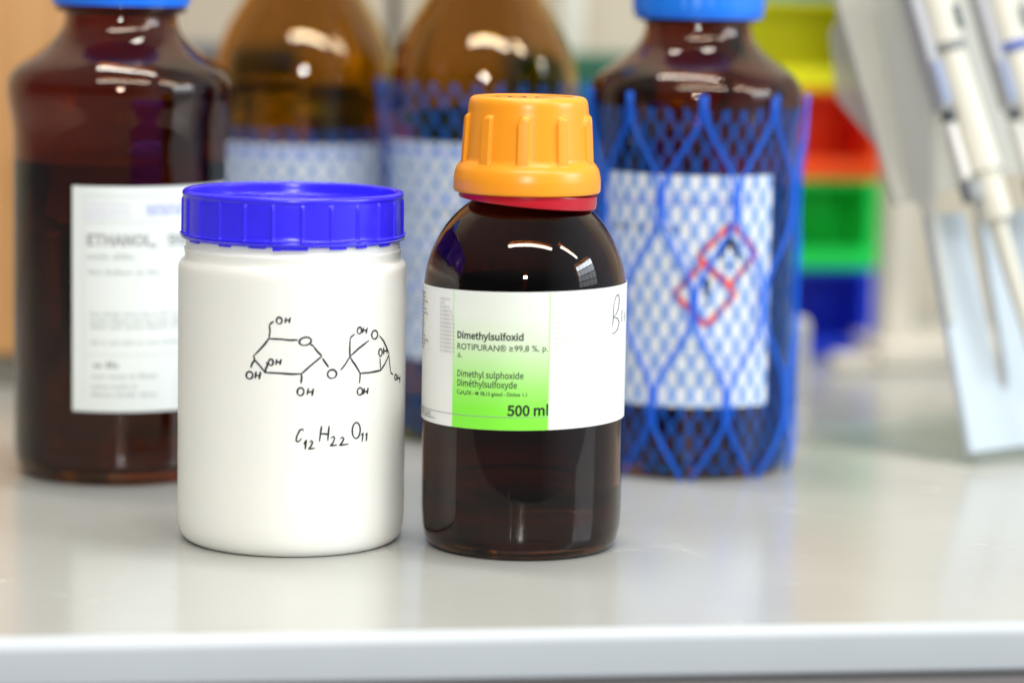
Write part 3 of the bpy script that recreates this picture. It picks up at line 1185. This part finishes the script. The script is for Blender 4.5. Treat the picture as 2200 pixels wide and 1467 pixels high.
# ------------------------------------------------------------------ cream support beside the bins
CREAM = mat('cream_plastic', (0.70, 0.65, 0.56), 0.4)
g = ground(1925, 790)
t = thing('support_stand', 'cream upright with a wide flat foot beside the coloured bins', 'stand', g, YAW)
m = MB()
box(m, -0.0085, 0.0085, -0.002, 0.02, 0.014, 0.30, 0.002)
m.build('upright', CREAM, t, smooth=False)
m = MB()
box(m, -0.014, 0.12, -0.012, 0.05, 0.0, 0.0155, 0.003)
box(m, -0.038, -0.013, -0.014, 0.004, 0.0, 0.0085, 0.003, M=Matrix.Rotation(math.radians(-8), 4, 'Z'))
m.build('foot', CREAM, t, smooth=False)

# pale tube half hidden by the netted bottle
g = ground(1706, 853)
m = MB()
lathe(m, spline([(0, 0), (6.2, 0), (7.0, 0.8), (7.2, 2), (7.2, 36), (6.5, 40), (4.5, 42.5), (0, 43)], 3), 48)
o = m.build('sample_tube', mat('cloudy_plastic', (0.62, 0.62, 0.60), 0.35))
o.location = g
o['label'], o['category'] = 'short pale rounded tube peeping out from behind the netted bottle', 'tube'

# ------------------------------------------------------------------ things against the wall, left to right
def wall_box(name, label, cat, u0, u1, v_top, depth, D, material, v_base=None, group=None):
    p0, p1 = on_depth(u0, v_top, depth), on_depth(u1, v_top, depth)
    m = MB()
    box(m, 0, p1.x - p0.x, 0, D, 0, p0.z, 0.002)
    o = m.build(name, material, None, smooth=False)
    o.location = (p0.x, depth, 0)
    o.rotation_euler = (0, 0, YAW)
    o['label'], o['category'] = label, cat
    return o


g = ground(60, 830)
lx, ly = bench_local(g)
t = thing('wooden_cabinet', 'orange-brown wooden cabinet standing behind the ETHANOL bottle', 'cabinet', g, YAW)
m = MB()
box(m, -0.0585, 0.045, 0.0, 0.2, 0.017, 0.52, 0.001)
m.build('carcass', WOOD, t, smooth=False)
m = MB()
box(m, -0.0585, 0.042, 0.006, 0.195, 0.0, 0.0165, 0.001)
m.build('plinth', mat('olive_grey_plinth', (0.22, 0.21, 0.17), 0.6), t, smooth=False)
m = MB()
box(m, -0.075, -0.0588, 0.0, 0.2, 0.0, 0.52, 0.001)
m.build('side_panel', mat('white_melamine', (0.72, 0.76, 0.74), 0.4), t, smooth=False)

wall_box('storage_box', 'dark blue-grey box behind the gap beside the ETHANOL bottle', 'box', 385, 640, 100, 1.64, 0.08,
         mat('dark_blue_grey_plastic', (0.05, 0.07, 0.10), 0.5))
wall_box('storage_box', 'dark green box between the golden bottle and the hazard-labelled bottle', 'box', 1130, 1400, 118, 1.62, 0.08,
         mat('dark_green_plastic', (0.012, 0.10, 0.055), 0.45))
# thin dark rod on a foot
g = on_depth(846, 60, 1.63)
t = thing('stand_rod', 'thin dark upright rod between the two golden bottles', 'rod', (g.x, 1.63, 0))
m = MB()
lathe(m, [(0, 8), (3.2, 8), (3.2, 420), (0, 421)], 32)
m.build('rod', mat('black_steel', (0.03, 0.035, 0.04), 0.35, Metallic=0.6), t, angle=40)
m = MB()
box(m, -0.05, 0.05, -0.04, 0.06, 0, 0.008, 0.002)
m.build('base_plate', mat('dark_cast_iron', (0.05, 0.05, 0.055), 0.5), t, smooth=False)
# white shelf upright on the wall
p = on_depth(1232, 50, 1.79)
m = MB()
box(m, -0.007, 0.007, 0, 0.02, 0.0, 0.6, 0.002)
o = m.build('shelf_upright', mat('white_enamel', (0.78, 0.82, 0.78), 0.4), None, smooth=False)
o.location, o.rotation_euler = (p.x, 1.79, 0), (0, 0, YAW)
o['label'], o['category'] = 'white upright strip on the wall above the green box', 'upright'

# ------------------------------------------------------------------ pipette stand (turned 38 degrees) and pipettes
SA = math.radians(38)
SX = Vector((math.cos(SA), math.sin(SA), 0))          # along the front
SB = Vector((-math.sin(SA), math.cos(SA), 0))         # towards the back
B0 = ground(2086, 1003)
LEAN = 0.31
UP = (Vector((0, 0, 1)) + SB * LEAN).normalized()
ACR = sheet('clear_acrylic', (0.72, 0.78, 0.77), 0.16, 0.06, (0.93, 0.97, 0.96))
FROST = sheet('frosted_acrylic', (0.54, 0.62, 0.69), 0.88, 0.3)
SMOKE = sheet('smoky_acrylic', (0.60, 0.60, 0.55), 0.6, 0.25)
stand = thing('pipette_stand', 'pale acrylic rack holding white pipettes at the right', 'stand', B0)


def L2(p):
    return Vector(p) - B0


m = MB()
prism(m, [(0, -0.004), (0.22, -0.004), (0.22, 0.106), (0, 0.106)], (0, 0, 0.0025), SX, SB, 0.005)
m.build('base_plate', ACR, stand, smooth=False)
# comb-shaped front panel
hh = 0.118
poly = [(0, 0.006), (0.22, 0.006), (0.22, hh)]
x = 0.22
for k in (4, 3, 2, 1):
    c = 0.030 + 0.044 * (k - 1)
    poly += [(c + 0.005, hh), (c + 0.0032, 0.040), (c + 0.002, 0.034), (c - 0.002, 0.034), (c - 0.0032, 0.040), (c - 0.005, hh)]
poly += [(0, hh)]
m = MB()
prism(m, poly, (0, 0, 0), SX, UP, 0.004)
m.build('front_panel', FROST, stand, smooth=False)
# side plate: outline taken on the plane through the front corner, square to the front
n_side = SX


def side_px(u, v):
    q = on_plane(u, v, B0, n_side) - B0
    return (q.dot(SB), q.z)


m = MB()
outline = [(0.0, 0.006)]
outline = [(LEAN * 0.01, 0.008), (LEAN * 0.11, 0.11)] + [side_px(*p) for p in ((1985, 455), (1900, 330), (1812, 215), (1790, 70), (1850, -60))] + [(0.06, 0.30), (LEAN * 0.22, 0.24), (LEAN * 0.13 - 0.0, 0.13)]
xs = sorted(set(outline))
m2 = [side_px(*p) for p in ((2040, 700), (1992, 470), (1905, 335), (1803, 215), (1786, 70), (1850, -40), (1960, -40), (2000, 100), (2012, 480), (2046, 690))]
prism(m, m2, (0, 0, 0), SB, (0, 0, 1), 0.004)
m.build('side_plate', SMOKE, stand, smooth=False)
# pipette axis, leaning back a little more than the panel
PN = (SB.cross(SX)).normalized()
front_n = SX.cross(UP).normalized()
if front_n.y > 0:
    front_n = -front_n
J = on_plane(2034, 108, B0 + front_n * 0.022, front_n)
J2 = on_plane(2128, 430, B0 + front_n * 0.022, front_n)
AX = (J2 - J).normalized()
SIDE = (SX - AX * SX.dot(AX)).normalized()
OUT = SIDE.cross(AX).normalized()
if OUT.y > 0:
    OUT = -OUT
m = MB()
c0 = L2(J) - OUT * 0.030
prism(m, [(-0.030, -0.09), (0.20, -0.09), (0.20, 0.062), (-0.030, 0.062)], c0, SIDE, AX, 0.004)
m.build('back_plate', SMOKE, stand, smooth=False)

PIP_WHITE = mat('ivory_pipette_plastic', (0.66, 0.64, 0.55), 0.35)
PIP_GREY = mat('grey_pipette_plastic', (0.24, 0.25, 0.25), 0.4)
PIP_LAV = mat('lavender_grey_metal', (0.36, 0.36, 0.38), 0.35)
PIP_BLUE = mat('blue_grey_sticker', (0.24, 0.28, 0.40), 0.4)
PIP_DARK = mat('dark_grey_plastic', (0.06, 0.07, 0.075), 0.4)
PIP_RING = mat('blue_ring_plastic', (0.05, 0.10, 0.42), 0.35)


def axis_frame(o):
    """Local z runs down the pipette, local x along the rack, local -y towards the viewer."""
    y = AX.cross(SIDE).normalized()
    M3 = Matrix((SIDE, y, AX)).transposed()
    return Matrix.Translation(o) @ M3.to_4x4()


def pipette(origin, label, ring_mat):
    t = thing('pipette', label, 'pipette', group='pipettes hanging in the rack')
    t.matrix_world = axis_frame(origin)
    sgn = 1 if (axis_frame(Vector((0, 0, 0))).to_3x3() @ Vector((0, 1, 0))).dot(OUT) > 0 else -1
    m = MB()
    lathe(m, spline([(0, -48), (7.5, -48), (8.6, -46), (8.8, -40), (8.6, -6), (8.0, -2.5), (0, -2.5)], 3), 48)
    m.build('handle', PIP_WHITE, t)
    m = MB()
    box(m, 0.0015, 0.0062, sgn * 0.0088 - 0.003, sgn * 0.0088 + 0.0006, -0.0185, -0.0075, 0.0006)
    m.build('volume_window', PIP_DARK, t, smooth=False)
    m = MB()
    lathe(m, [(0, -3.5), (8.9, -3.5), (9.1, -3.0), (9.1, 0.2), (8.8, 0.8), (0, 0.8)], 48)
    m.build('ring', ring_mat, t, angle=40)
    m = MB()
    lathe(m, spline([(0, 0.5), (6.5, 0.6), (7.6, 2.0), (8.0, 6), (8.6, 30), (9.3, 54), (9.4, 57), (8.8, 58.4), (0, 58.6)], 3), 48)
    m.build('barrel', PIP_WHITE, t)
    m = MB()
    lathe(m, spline([(0, 58.4), (7.2, 58.6), (7.4, 62.5), (8.2, 63.4), (8.2, 80), (7.6, 81.6), (5.2, 82.5), (0, 82.6)], 3), 48)
    m.build('collar', PIP_WHITE, t)
    m = MB()
    lathe(m, spline([(0, 82.4), (4.6, 82.6), (4.4, 90), (4.0, 110), (3.2, 135), (2.6, 150), (0, 150.4)], 3), 40)
    m.build('shaft', PIP_WHITE, t)
    m = MB()
    box(m, -0.0175, -0.0100, -0.003, 0.004, -0.042, 0.027, 0.0015)
    m.build('ejector_arm', PIP_LAV, t, smooth=False)
    m = MB()
    box(m, -0.0170, -0.0105, sgn * 0.0042 - 0.001, sgn * 0.0042 + 0.001, 0.004, 0.024, 0.0006)
    m.build('sticker', PIP_BLUE, t, smooth=False)
    m = MB()
    box(m, -0.0160, -0.0108, sgn * 0.002 - 0.003, sgn * 0.002 + 0.003, 0.0275, 0.0325, 0.0012)
    m.build('screw', PIP_DARK, t, smooth=False)
    m = MB()
    box(m, -0.0160, -0.0105, -0.002, 0.003, 0.033, 0.060, 0.001)
    m.build('ejector_rod', mat('pale_steel', (0.66, 0.64, 0.60), 0.3), t, smooth=False)
    m = MB()
    box(m, -0.0150, -0.006, -0.004, 0.004, 0.0605, 0.071, 0.0015)
    m.build('ejector_link', PIP_GREY, t, smooth=False)


pipette(J, 'ivory pipette with a grey ring, the left one in the acrylic rack', PIP_GREY)
pipette(J + SX * 0.044, 'ivory pipette with a blue ring, at the right edge in the acrylic rack', PIP_RING)
